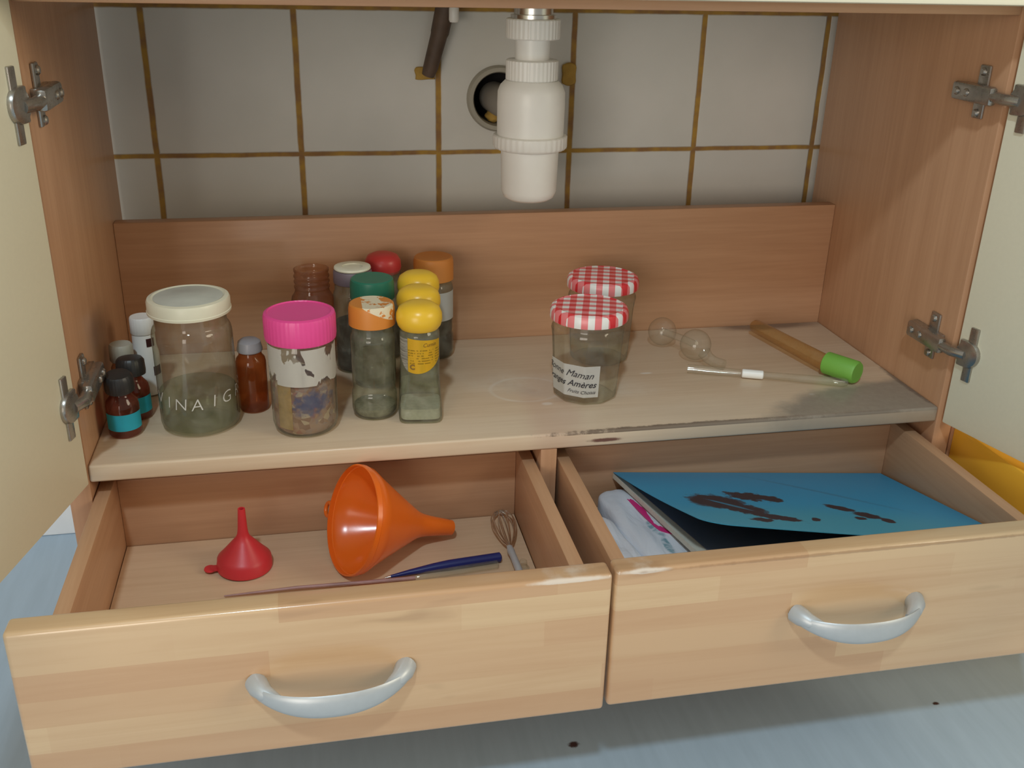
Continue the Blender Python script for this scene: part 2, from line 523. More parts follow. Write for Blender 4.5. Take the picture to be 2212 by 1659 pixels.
# yellow spice sticker with printed lines
t = NT('yellow sticker')
v_ = t.xyz()
ln = t.math('GREATER_THAN', t.math('FLOORED_MODULO', t.math('DIVIDE', v_[2], 0.0024), 1.0), 0.55)
msk = t.math('MULTIPLY', ln, t.math('MULTIPLY', t.math('GREATER_THAN', v_[2], 0.0560), t.math('LESS_THAN', v_[2], 0.0705)))
msk = t.math('MULTIPLY', msk, t.ramp(t.noise(t.map(scale=(1, 1, 0.3)), 500, 1), [(0.45, 0), (0.5, 1)]))
M['sticker'] = t.done(t.bsdf(t.mix(t.math('MULTIPLY', msk, 0.7), (0.92, 0.60, 0.04), (0.38, 0.2, 0.02)), 0.4))

# floor
t = NT('pale streaked vinyl')
n1 = t.noise(t.map(scale=(1.0, 0.10, 1), rot=(0, 0, 0.35)), 90, 4, 0.6)
n2 = t.noise(t.coord(), 5, 2)
c = t.mix(n1, (0.34, 0.45, 0.55), (0.47, 0.60, 0.73))
c = t.mix(t.math('MULTIPLY', n2, 0.3), c, (0.52, 0.62, 0.69))
o = t.xyz()
w = t.noise(t.coord(), 300, 2)
sp = t.math('ADD', t.ell(o[0], o[1], 0.388, -0.118, 0.0045, 0.0035, 0, 0.4, w, 1.0), t.ell(o[0], o[1], 0.735, -0.126, 0.003, 0.002, 0, 0.4, w, 1.0), clamp=True)
c = t.mix(sp, c, (0.06, 0.03, 0.03))
M['floor'] = t.done(t.bsdf(c, 0.38, bump=n1, bstr=0.05))

# wall tiles: pale grey tiles with mustard grout
t = NT('pale wall tiles with mustard grout')
o = t.xyz()
P_ = 0.147
wb = t.math('MULTIPLY', t.math('SUBTRACT', t.noise(t.coord(), 35, 3), 0.5), 0.0016)
def line(sck, off, hw):
    hw = hw + 0.0004
    u = t.math('ADD', t.math('SUBTRACT', sck, off), wb)
    d = t.math('ABSOLUTE', t.math('SUBTRACT', t.math('FLOORED_MODULO', t.math('ADD', u, P_ / 2), P_), P_ / 2))
    nd = t.n('ShaderNodeMapRange'); t.put(nd.inputs[0], d)
    nd.inputs[1].default_value = hw + 0.0007; nd.inputs[2].default_value = hw - 0.0007
    return nd.outputs[0]
g = t.math('MAXIMUM', line(o[0], 0.0373, 0.0026), line(o[2], 0.1881 + Z0, 0.0020))
nz = t.noise(t.coord(), 14, 3)
gc = t.mix(t.ramp(t.noise(t.coord(), 60, 3), [(0.35, 0), (0.65, 1)]), (0.44, 0.26, 0.045), (0.28, 0.15, 0.06))
tc = t.mix(nz, (0.60, 0.60, 0.56), (0.72, 0.71, 0.67))
c = t.mix(g, tc, gc)
r = t.math('MULTIPLY_ADD', g, 0.5, 0.30)
M['tiles'] = t.done(t.bsdf(c, r, bump=t.math('SUBTRACT', 1.0, g), bstr=0.5, bdist=0.0015))

# ------------------------------------------------------------------ room
def flat(pts):
    t_ = bmesh.new()
    t_.faces.new([t_.verts.new(p) for p in pts])
    return t_
m = MB(); m.box(-4.0, 5.0, -5.0, 0.345, -0.02, 0.0)
struct(m.build('floor', M['floor']))
# back wall with a round hole for the drain
HC = (0.396, 0.245 + Z0); HR = 0.031
X0, X1, ZA, ZB = -1.8, 2.6, 0.0, 1.5
angs = sorted(set([2 * math.pi * i / 64 for i in range(64)] + [math.atan2(z - HC[1], x - HC[0]) % (2 * math.pi) for x in (X0, X1) for z in (ZA, ZB)]))
t_ = bmesh.new(); inn = []; outr = []; deep = []
YW = 0.3262
for a in angs:
    c_, s_ = math.cos(a), math.sin(a)
    k = min(((X1 - HC[0]) / c_ if c_ > 1e-9 else 1e9), ((X0 - HC[0]) / c_ if c_ < -1e-9 else 1e9),
            ((ZB - HC[1]) / s_ if s_ > 1e-9 else 1e9), ((ZA - HC[1]) / s_ if s_ < -1e-9 else 1e9))
    inn.append(t_.verts.new((HC[0] + HR * c_, YW, HC[1] + HR * s_)))
    outr.append(t_.verts.new((HC[0] + k * c_, YW, HC[1] + k * s_)))
    deep.append(t_.verts.new((HC[0] + HR * c_, YW + 0.06, HC[1] + HR * s_)))
N_ = len(angs)
for i in range(N_):
    j = (i + 1) % N_
    t_.faces.new((inn[i], inn[j], outr[j], outr[i]))
    t_.faces.new((inn[i], deep[i], deep[j], inn[j]))
t_.faces.new(deep)
m = MB(); m.merge(t_)
struct(m.build('wall_back', M['tiles']))
m = MB(); m.box(-1.8, -0.03, YW - 0.014, YW - 0.0005, 0.0, 0.075, 0.003)
struct(m.build('baseboard_back', M['white_board']))

# ------------------------------------------------------------------ worktop
W = 0.768
m = MB(); m.box(-0.03, 1.225, -0.04, 0.325, 0.3605 + Z0, 0.400 + Z0, 0.003)
tag(m.build('worktop', M['counter']), 'cream kitchen worktop along the top edge above the sink cabinet', 'worktop')

# ------------------------------------------------------------------ cabinet
cab = thing('sink_cabinet', 'open beech sink cabinet with a shelf, two pulled-out drawers and two open cream doors', 'cabinet', (W / 2, 0.0, -Z0))
OFF = (-W / 2, 0, Z0)      # parts are written in shelf coordinates
def part(mb, name, mat, parent=cab, angle=40):
    return mb.build(name, mat, parent, OFF if parent is cab else (0, 0, 0), angle=angle)
m = MB(); m.box(-0.018, 0, 0, 0.30, -Z0, 0.360, 0.0012); part(m, 'side_panel', M['beech_z'])
m = MB(); m.box(W, W + 0.018, 0, 0.30, -Z0, 0.360, 0.0012); part(m, 'side_panel', M['beech_z'])
m = MB(); m.box(0, W, 0, 0.2445, -0.0153, 0, 0.0022, 3); part(m, 'shelf', M['shelf'])
m = MB(); m.box(0, W, 0.2445, 0.2605, -0.02, 0.1387, 0.0012); part(m, 'back_rail', M['beech_x'])
m = MB(); m.box(0, W, 0.001, 0.018, 0.352, 0.360, 0.001); part(m, 'front_rail', M['beech_x'])
m = MB(); m.box(0.378, 0.393, 0.001, 0.24, -0.134, -0.0153, 0.001); part(m, 'divider', M['beech_z'])
m = MB(); m.box(0, W, 0.02, 0.2445, -0.148, -0.134, 0.001); part(m, 'bottom_panel', M['beech_x'])
m = MB(); m.box(0, W, 0.06, 0.076, -Z0, -0.148, 0.001); part(m, 'plinth', M['beech_x'])

def handle(xc, zc, yf, hw, parent):
    m = MB()
    rr = []
    n = 28
    for i in range(n + 1):
        t_ = -1 + 2 * i / n
        k = max(0.0, 1 - abs(t_) ** 2.3)
        x = xc + hw * t_
        y = yf - 0.0015 - 0.0265 * k ** 0.75
        hz = 0.0014 + 0.0078 * k ** 0.75
        th = 0.0016 + 0.0010 * k
        z = zc - 0.004 * k
        ring = []
        for q in range(12):
            a = 2 * math.pi * q / 12
            ring.append((x, y + th * math.cos(a), z + hz * math.sin(a)))
        rr.append(ring)
    m.rings(rr)
    for s_ in (-1, 1):      # rounded feet that meet the drawer front
        pts = [(xc + s_ * (hw - 0.006), yf + 0.0005, zc), (xc + s_ * (hw - 0.0085), yf - 0.006, zc), (xc + s_ * (hw - 0.013), yf - 0.012, zc - 0.0005), (xc + s_ * (hw - 0.022), yf - 0.018, zc - 0.001)]
        m.tube(pts, [0.0074, 0.0072, 0.0056, 0.0022], 16)
    return m.build('handle', M['grey_metal'], parent)

def drawer(x0, x1, bx0, bx1, yf, hx0, hx1, hz):
    th = 0.0118
    yb = 0.047
    m = MB(); m.box(x0, x1, yf, yf + 0.0188, -0.1295, -0.0094, 0.0032, 4)
    d = part(m, 'drawer', M['front'])
    for xa in (bx0, bx1 - th):
        m = MB(); m.box(xa, xa + th, yf + 0.0188, yb, -0.113, -0.030, 0.0012)
        m.build('drawer_side', M['beech_y'], d)
    m = MB(); m.box(bx0 + th, bx1 - th, yb - 0.011, yb, -0.113, -0.034, 0.0008)
    m.build('drawer_back', M['beech_x'], d)
    m = MB(); m.box(bx0 + th + 0.0007, bx1 - th - 0.0007, yf + 0.0192, yb - 0.0118, -0.105, -0.100)
    m.build('drawer_bottom', M['drawer_bottom'], d)
    handle((hx0 + hx1) / 2, hz, yf, (hx1 - hx0) / 2, d)
    return d
drawer(-0.0165, 0.3825, 0.001, 0.375, -0.2058, 0.128, 0.242, -0.068)
drawer(0.3858, 0.7850, 0.396, 0.757, -0.2032, 0.523, 0.634, -0.0615)

# doors with their concealed hinges
def door(side):
    s_ = -1 if side == 'L' else 1
    th = math.radians(14)
    P0 = Vector((0.0012 if side == 'L' else W + 0.0008, -0.0072, 0))
    dr = Vector((s_ * math.sin(th), -math.cos(th), 0))
    nn = Vector((s_ * math.cos(th), math.sin(th), 0))       # away from the opening
    mt = Matrix(((dr.x, nn.x, 0, P0.x), (dr.y, nn.y, 0, P0.y), (0, 0, 1, 0), (0, 0, 0, 1)))
    m = MB(); m.box(0, 0.397, 0, 0.018, -0.0125, 0.3585, 0.0012, mat=mt)
    # box keeps its inner face in the plane through P0
    d = part(m, 'door', M['door'])
    for zc, dz in ((0.287, 0.0), (0.062, 0.0)):
        h = MB()
        # cup flange on the door
        h.box(0.0115, 0.0205, -0.0022, 0.001, zc - 0.026, zc + 0.026, 0.001, mat=mt)
        h.box(0.004, 0.013, -0.004, 0.001, zc - 0.0125, zc + 0.0125, 0.0015, mat=mt)
        h.lathe([(0.0125, -0.0005), (0.0128, 0.002), (0.0118, 0.0040), (0.0080, 0.0052)], 32, mat=mt @ Matrix.Translation((0.0135, 0, zc)) @ Matrix.Rotation(math.radians(90), 4, 'X'))
        c_ = Matrix.Translation(Vector(P0) + dr * 0.016 + Vector((0, 0, zc))) @ Matrix.Rotation(math.radians(90), 4, 'X')
        # mounting plate: a cross on the side panel
        xp = 0.0 if side == 'L' else W
        q = -s_                                # towards the inside
        def bx(a, b, y0, y1, z0, z1, bev=0.001):
            xa, xb = sorted((xp + q * a, xp + q * b))
            h.box(xa, xb, y0, y1, z0, z1, bev)
        bx(0, 0.0030, 0.0215, 0.0355, zc - 0.0215, zc + 0.0235, 0.0014)
        bx(0, 0.0055, 0.012, 0.058, zc - 0.007, zc + 0.007)
        bx(0.0045, 0.0130, 0.002, 0.056, zc - 0.0078, zc + 0.0078, 0.0028)
        # crank link between arm and cup
        pa = Vector((xp + q * 0.008, 0.004, zc)); pb = Vector(P0) + dr * 0.011 - nn * 0.003 + Vector((0, 0, zc - 0.001))
        h.tube([pa, (pa + pb) / 2 + Vector((q * 0.003, -0.002, 0)), pb], 0.0048, 10)
        for yy, zz in ((0.048, zc), (0.034, zc), (0.029, zc + 0.018), (0.029, zc - 0.017)):
            ex = 0.0135 if abs(zz - zc) < 0.001 else 0.0040
            h.tube([(xp + q * 0.002, yy, zz), (xp + q * ex, yy, zz), (xp + q * (ex + 0.0012), yy, zz)], [0.0036, 0.0036, 0.0024], 12)
        h.build('hinge', M['nickel'], d)
    return d
door('L'); door('R')

# ------------------------------------------------------------------ drain trap and pipes
tr = thing('drain_trap', 'white plastic bottle trap hanging under the sink in front of the tiles', 'drain trap', (0.4045, 0.2, 0.164))
def knurl(n, amp=0.012):
    return lambda a: 1 + amp * math.cos(n * a)
m = MB(); m.lathe([(0.020, 0.0), (0.025, 0.003), (0.0275, 0.009), (0.0285, 0.050)], 48)
m.build('trap_cup', M['white_plastic'], tr)
m = MB(); m.lathe([(0.030, 0.0490), (0.0345, 0.0505), (0.0362, 0.053), (0.0362, 0.0625), (0.035, 0.0635)], 144, wave=knurl(36, 0.008))
m.build('trap_nut', M['white_plastic'], tr)
m = MB(); m.lathe([(0.0325, 0.0635), (0.0328, 0.092), (0.0325, 0.104), (0.030, 0.110), (0.0255, 0.1145)], 48)
m.build('trap_body', M['white_plastic'], tr)
m = MB(); m.lathe([(0.0238, 0.1145), (0.0248, 0.1155), (0.0248, 0.1325), (0.0235, 0.1335)], 144, wave=knurl(36))
m.build('trap_nut', M['white_plastic'], tr)
m = MB(); m.lathe([(0.0165, 0.1335), (0.0167, 0.152)], 40)
m.build('tailpiece', M['white_plastic'], tr)
m = MB(); m.lathe([(0.0245, 0.152), (0.0255, 0.153), (0.0255, 0.169), (0.0245, 0.170)], 144, wave=knurl(36))
m.build('trap_nut', M['white_plastic'], tr)
m = MB(); m.lathe([(0.0215, 0.170), (0.0215, 0.1735), (0.0185, 0.1740), (0.0185, 0.1955)], 40)
o_ = m.build('sink_outlet', M['chrome'], tr); o_['label'] = 'dull chrome sink outlet'
m = MB(); m.tube([(0.0, 0.022, 0.082), (-0.003, 0.06, 0.082), (-0.007, 0.11, 0.080), (-0.008, 0.155, 0.079)], 0.0165, 28)
o_ = m.build('outlet_pipe', M['grey_plastic'], tr); o_['label'] = 'grey outlet pipe'

pr_ = thing('wall_pipe_collar', 'beige ring round the drain hole in the tiled wall behind the white trap', 'pipe collar', (HC[0], YW, HC[1] - Z0))
rx = Matrix.Rotation(math.radians(90), 4, 'X')
m = MB(); t_ = bmesh.new()
for r_, y_ in ((0.0310, -0.001), (0.0345, -0.001), (0.0345, -0.006), (0.0325, -0.0085), (0.0275, -0.0085), (0.0265, -0.006), (0.0265, 0.05), (0.0300, 0.05)):
    pass
prof = [(0.0303, 0.0005), (0.0345, 0.0005), (0.0345, -0.005), (0.0325, -0.0078), (0.0285, -0.0078), (0.0272, -0.005), (0.0272, 0.05), (0.0300, 0.05)]
rings = [[(r_ * math.cos(2 * math.pi * k / 48), y_, r_ * math.sin(2 * math.pi * k / 48)) for k in range(48)] for r_, y_ in prof]
m.rings(rings + [rings[0]], False, False)
m.build('ring', plain('beige plastic ring', (0.36, 0.34, 0.28), 0.5), pr_)
m = MB(); m.lathe([(0.0268, 0), (0.0268, 0.001)], 40, mat=Matrix.Translation((0, 0.047, 0)) @ rx); m.build('pipe_mouth', M['void'], pr_)
m = MB()
t_ = bmesh.new(); bmesh.ops.create_icosphere(t_, subdivisions=3, radius=1)
for v in t_.verts:
    k = 1 + 0.15 * math.sin(v.co.x * 7 + 1) * math.cos(v.co.z * 6)
    v.co = Vector((v.co.x * 0.0085 * k, v.co.y * 0.012, v.co.z * 0.0068 * k))
m.merge(t_, Matrix.Translation((-0.004, 0.008, -0.0195))); m.build('filler_lump', M['foam'], pr_)

def lumpy(name, label, cat, loc, sx, sy, sz, mat, seed):
    rnd = random.Random(seed)
    ph = [rnd.uniform(0, 6) for _ in range(4)]
    t_ = bmesh.new(); bmesh.ops.create_cube(t_, size=2)
    bmesh.ops.subdivide_edges(t_, edges=list(t_.edges), cuts=5, use_grid_fill=True)
    for v in t_.verts:
        k = 1 + 0.07 * math.sin(v.co.x * 3 + ph[0]) + 0.07 * math.cos(v.co.z * 4 + ph[1])
        r_ = max(abs(v.co.x), abs(v.co.y), abs(v.co.z)); l_ = v.co.length
        v.co = v.co * (1 - 0.25 * (l_ - r_))
        v.co = Vector((v.co.x * sx * k, v.co.y * sy, v.co.z * sz * k))
    m = MB(); m.merge(t_)
    o_ = m.build(name, mat)
    o_.location = (loc[0], loc[1], loc[2] + Z0)
    return tag(o_, label, cat)
lumpy('grout_patch', 'square mustard filler patch on the tiles right of the white trap', 'filler patch', (0.4735, YW - 0.0022, 0.2705), 0.0085, 0.0026, 0.011, M['foam'], 3)
lumpy('grout_patch', 'mustard filler smear around the lower end of the brown pipe stub', 'filler patch', (0.3170, YW - 0.0022, 0.2715), 0.0105, 0.0026, 0.0065, M['foam'], 5)
st = thing('pipe_stub', 'dirty brown pipe stub slanting down the tiles left of the trap', 'pipe', (0.319, YW - 0.010, 0.270))
m = MB(); m.tube([(0.0, 0.0, 0.0), (0.0025, -0.002, 0.008), (0.011, -0.006, 0.040), (0.012, -0.006, 0.043), (0.0175, -0.010, 0.070), (0.019, -0.011, 0.085)], [0.0066, 0.0078, 0.0086, 0.0094, 0.0098, 0.0098], 20)
m.build('pipe', M['rust'], st)
m = MB(); m.lathe([(0.0042, -0.008), (0.0052, -0.006), (0.0052, 0.005), (0.004, 0.0075)], 20, mat=Matrix.Translation((0.0245, -0.0205, 0.062)))
o_ = m.build('valve_cap', M['white_plastic'], st); o_['label'] = 'small white cap'

# ------------------------------------------------------------------ neighbouring unit on the right
nb = thing('side_cabinet', 'neighbouring cabinet with an orange-yellow drawer showing under the right door', 'cabinet', (0.79, 0.0, -Z0))
m = MB(); m.box(0.0, 0.42, 0.004, 0.30, 0.0, 0.60, 0.001); m.build('body', M['beech_z'], nb)
rr = []
for x, ins in ((0.003, 0.004), (0.004, 0.001), (0.006, 0.0), (0.40, 0.0), (0.402, 0.003)):
    pts = []
    for cy, cz, r, a0 in ((0.20, -0.022 - 0.004, 0.004, 0), (-0.150 + 0.050, -0.022 - 0.050, 0.050, 90), (-0.150 + 0.006, -0.122 + 0.006, 0.006, 180), (0.20, -0.122 + 0.004, 0.004, 270)):
        for k in range(9):
            a = math.radians(a0 + 90 * k / 8)
            pts.append((x, cy + (r - ins * 0.9) * math.cos(a), cz + (r - ins * 0.9) * math.sin(a) + Z0))
    rr.append([(p[0], min(p[1], 0.0035), p[2]) for p in pts])
m = MB(); m.rings(rr); m.build('drawer', M['tub'], nb)

# ------------------------------------------------------------------ things on the shelf
VA = -math.atan2(0.85, 0.25)     # rough direction of the front (towards the room)
def face_ang(x, y):
    return math.atan2(-0.768 - y, 0.187 - x)

# two amber dropper bottles with turquoise labels
def amber_bottle(x, y, label, tilt=0.0, lab=True):
    t_ = thing('medicine_bottle', label, 'bottle', (x, y, 0), group='small amber bottles at the left end of the shelf')
    R_ = lambda z: 0.0137
    m = MB(); m.lathe([(0.010, 0.0), (0.0128, 0.001), (0.0137, 0.003), (0.0137, 0.027), (0.0128, 0.0315), (0.0092, 0.036), (0.0082, 0.038), (0.0082, 0.043)], 36)
    m.build('bottle_body', M['amber_red'], t_)
    m = MB(); m.lathe([(0.0100, 0.0), (0.0120, 0.0006), (0.0123, 0.003), (0.0118, 0.013), (0.0100, 0.0155), (0.006, 0.0162)], 72, wave=knurl(24, 0.012), mat=Matrix.Translation((0, 0, 0.0405)) @ Matrix.Rotation(tilt, 4, 'X'))
    m.build('cap', M['black'], t_)
    fa = face_ang(x, y)
    patch_obj('bottle_label', wrap_patch(fa - 1.35, fa + 1.35, 0.0075, 0.0225, 0.01395), M['teal_label'], t_)
    return t_
amber_bottle(0.022, 0.058, 'small red-brown bottle with black cap and turquoise label, the one nearest the front', 0.12)
amber_bottle(0.0265, 0.092, 'small brown bottle with black cap and turquoise label, tucked behind its twin', -0.08)

t_ = thing('vial', 'small vial with a cloudy cap behind the two brown bottles at the left', 'bottle', (0.0145, 0.124, 0))
m = MB(); m.lathe([(0.008, 0), (0.0105, 0.001), (0.0105, 0.036), (0.008, 0.041), (0.0078, 0.044)], 32); m.build('bottle_body', M['brown_clear'], t_)
m = MB(); m.lathe([(0.0098, 0.042), (0.0105, 0.043), (0.0103, 0.056), (0.009, 0.058)], 60, wave=knurl(20, 0.012)); m.build('cap', M['cloudy'], t_)

t_ = thing('pill_bottle', 'slim white bottle with white screw cap beside the large vinegar jar', 'bottle', (0.0315, 0.146, 0))
m = MB(); m.lathe([(0.0105, 0), (0.012, 0.001), (0.012, 0.040), (0.0105, 0.047), (0.0102, 0.0595)], 36); m.build('bottle_body', M['white_plastic'], t_)
m = MB(); m.lathe([(0.0106, 0.0600), (0.0110, 0.0605), (0.0106, 0.0745), (0.0098, 0.0757)], 72, wave=knurl(24, 0.01)); m.build('cap', M['white_plastic'], t_)
fa = face_ang(0.0315, 0.146)
patch_obj('bottle_label', wrap_patch(fa + 0.15, fa + 0.9, 0.0485, 0.0565, 0.0107), M['brown_print'], t_)
patch_obj('bottle_label', wrap_patch(fa + 0.45, fa + 1.2, 0.020, 0.029, 0.0121), M['brown_print'], t_)

# big vinegar jar
x, y = 0.084, 0.071
t_ = thing('vinegar_jar', 'large glass jar with cream lid, white scratched lettering and clear liquid at the bottom', 'jar', (x, y, 0))
def RB(z):
    if z < 0.004: return 0.030 + z * 0.9
    if z < 0.085: return 0.0336
    if z < 0.100: return 0.0336 - (z - 0.085) * 0.22
    return 0.0303
m = MB(); m.lathe([(0.024, 0.001), (0.030, 0.0), (0.0328, 0.002), (0.0338, 0.007), (0.0336, 0.020), (0.0336, 0.083), (0.0334, 0.0865), (0.0328, 0.0897), (0.0317, 0.0922), (0.0306, 0.0936), (0.0300, 0.0945), (0.0299, 0.098), (0.0300, 0.108)], 56, ct=False)
m.build('glass_body', M['glass'], t_)
m = MB(); m.lathe([(0.0300, 0.003), (0.0322, 0.006), (0.0322, 0.0340), (0.0316, 0.0348)], 48); m.build('liquid', M['liquid'], t_)
m = MB(); m.lathe([(0.0330, 0.1045), (0.0345, 0.1050), (0.0347, 0.1070), (0.0342, 0.1075), (0.0342, 0.1150), (0.0332, 0.1172), (0.0300, 0.1180), (0.0285, 0.1172)], 60)
lid = m.build('lid', M['cream_lid'], t_)
m = MB(); m.lathe([(0.0284, 0.1173), (0.0270, 0.1177), (0.0170, 0.1177), (0.0160, 0.1181)], 48); m.build('lid_top', M['cream_top'], lid)
fa = face_ang(x, y)
items = []
for ch, dg, dz in (('V', -79, 0.0015), ('I', -54, 0.0), ('N', -42, -0.001), ('A', -17, -0.0012), ('I', 13, 0.0005), ('G', 28, 0.0006), ('R', 56, 0.001), ('E', 80, 0.002)):
    items.append((ch, 0.0155, fa + math.radians(dg + 4), 0.0270 + dz, 0.12, -0.0002, 0.05))
text_wrap('lettering', items, 0.0341, M['chalk'], t_)

# amber vial with a grey stopper
t_ = thing('stoppered_bottle', 'narrow amber bottle with grey stopper between the big jar and the pink-lidded jar', 'bottle', (0.129, 0.094, 0))
m = MB(); m.lathe([(0.010, 0), (0.0125, 0.0008), (0.0134, 0.003), (0.0134, 0.046), (0.0126, 0.050), (0.0102, 0.053), (0.0100, 0.057)], 36); m.build('bottle_body', M['amber'], t_)
m = MB(); m.lathe([(0.0085, 0.055), (0.0112, 0.0570), (0.0114, 0.059), (0.0104, 0.0630), (0.0100, 0.0655), (0.0075, 0.0675)], 36); m.build('stopper', M['grey_stopper'], t_)

# pink lidded jar
x, y = 0.175, 0.049
t_ = thing('sprinkle_jar', 'jar with a bright pink screw lid, torn white label and colourful contents', 'jar', (x, y, 0))
m = MB(); m.lathe([(0.020, 0.0008), (0.024, 0.0), (0.0268, 0.003), (0.0283, 0.009), (0.0283, 0.079), (0.0270, 0.083), (0.0262, 0.090)], 48, ct=False); m.build('glass_body', M['glass'], t_)
m = MB(); m.lathe([(0.0275, 0.0835), (0.0298, 0.0845), (0.0303, 0.088), (0.0303, 0.104), (0.0295, 0.1068), (0.0270, 0.1078), (0.0262, 0.1068), (0.024, 0.1066)], 192, wave=knurl(48, 0.004)); m.build('lid', M['pink'], t_)
m = MB(); m.lathe([(0.0225, 0.002), (0.0255, 0.005), (0.0268, 0.012), (0.0268, 0.046), (0.024, 0.049), (0.012, 0.052)], 40); m.build('contents', M['contents'], t_)
fa = face_ang(x, y)
patch_obj('torn_label', wrap_patch(fa - 1.9, fa + 1.5, 0.0490, 0.0820, 0.0285, na=48), M['torn'], t_)
patch_obj('sachet', wrap_patch(fa - 0.95, fa - 0.42, 0.008, 0.050, 0.0272), plain('yellow sachet', (0.62, 0.42, 0.16), 0.5, var=0.35, scale=150), t_)

# round spice bottles (all share one glass shape)
def spice(x, y, label, cap_prof, cap_mat, h=0.106, sc_=1.0, fill=None, fill_h=0.012, glass='glass_dusty', extra=None, name='spice_jar', wave=None):
    t_ = thing(name, label, 'spice jar', (x, y, 0), group='spice jars in the middle of the shelf')
    s = sc_
    hb = h - 0.019
    m = MB(); m.lathe([(0.014 * s, 0.0008), (0.017 * s, 0.0), (0.0195 * s, 0.003), (0.0202 * s, 0.008), (0.0202 * s, 0.0205), (0.0200 * s, 0.0225), (0.0195 * s, 0.0240), (0.0188 * s, 0.0250), (0.0187 * s, 0.027), (0.0192 * s, 0.030),
                       (0.0195 * s, hb - 0.018), (0.0197 * s, hb - 0.014), (0.0195 * s, hb - 0.012), (0.0190 * s, hb - 0.0102), (0.0183 * s, hb - 0.009), (0.0179 * s, hb - 0.0075), (0.0178 * s, hb + 0.004)], 44, ct=False)
    m.build('glass_body', M[glass], t_)
    if fill:
        m = MB(); m.lathe([(0.016 * s, 0.002), (0.0185 * s, 0.005), (0.0185 * s, fill_h), (0.008 * s, fill_h + 0.002)], 32); m.build('contents', fill, t_)
    m = MB(); m.lathe([(r_ * s, z + hb) for r_, z in cap_prof], 120 if wave else 44, wave=wave); m.build('lid', cap_mat, t_)
    return t_
flat_cap = [(0.0185, -0.001), (0.0205, 0.0), (0.0203, 0.014), (0.0195, 0.0180), (0.0182, 0.0190), (0.015, 0.0188)]
grey_powder = plain('grey green crumbs', (0.20, 0.19, 0.13), 0.9, var=0.6, scale=300)
dark_powder = plain('dark brown spice', (0.05, 0.025, 0.018), 0.9, var=0.5, scale=300)
spice(0.237, 0.068, 'clear spice jar with an orange lid under torn cream paper, in the front row', flat_cap, M['torn_lid'], 0.106, 1.0, grey_powder, 0.010)
spice(0.2425, 0.140, 'spice jar with a dark green lid behind the orange-lidded one', flat_cap, M['green_plastic'], 0.106, 1.02, grey_powder, 0.03)
t9 = spice(0.2265, 0.180, 'spice jar with a cream ring on its lid, left of the green lid', [(0.0185, -0.001), (0.0190, 0.0), (0.0188, 0.010), (0.0175, 0.012)], plain('purple grey lid', (0.16, 0.12, 0.14), 0.5), 0.110, 1.0, dark_powder, 0.05)
m = MB()
prof = [(0.0095, 0.1035), (0.0175, 0.1035), (0.0180, 0.1045), (0.0175, 0.1060), (0.0150, 0.1064), (0.0100, 0.1060)]
rg = [[(r_ * math.cos(2 * math.pi * k / 48), r_ * math.sin(2 * math.pi * k / 48), z) for k in range(48)] for r_, z in prof]
m.rings(rg + [rg[0]], False, False); m.lathe([(0.0096, 0.1035), (0.0096, 0.1050)], 40)
m.build('lid_ring', M['cream_lid'], t9)
dome_r = [(0.012, -0.004), (0.0172, -0.001), (0.0185, 0.004), (0.0180, 0.0105), (0.0150, 0.0155), (0.0095, 0.0180), (0.003, 0.0188)]
spice(0.2585, 0.212, 'spice jar with a rounded red lid at the very back', dome_r, M['dark_red'], 0.110, 1.0, dark_powder, 0.03)
tb = spice(0.3090, 0.205, 'tall spice jar with a dull brown-orange lid and white side label, behind the yellow lids', [(0.0185, -0.005), (0.0203, -0.004), (0.0203, 0.014), (0.0195, 0.0180), (0.0182, 0.0190), (0.015, 0.0188)], M['dull_orange'], 0.106, 1.0, dark_powder, 0.040)
fa = face_ang(0.309, 0.205)
patch_obj('side_label', wrap_patch(fa + 0.25, fa + 1.9, 0.042, 0.072, lambda z: 0.0199), M['paper'], tb)

# empty brown jar with threaded neck
t_ = thing('empty_jar', 'open empty brown glass jar with a threaded neck at the back behind the pink lid', 'jar', (0.187, 0.212, 0))
prof = [(0.016, 0.001), (0.019, 0.0), (0.0215, 0.004), (0.0215, 0.062), (0.0205, 0.067), (0.0178, 0.071), (0.0172, 0.073)]
for k in range(3):
    z = 0.0755 + k * 0.0055
    prof += [(0.0168, z), (0.0178, z + 0.0012), (0.0178, z + 0.0024), (0.0168, z + 0.0036)]
prof += [(0.0168, 0.0925), (0.0175, 0.0935), (0.0175, 0.0955), (0.0160, 0.0960)]
m = MB(); m.lathe(prof, 40, ct=False); m.build('glass_body', M['brown_clear'], t_)

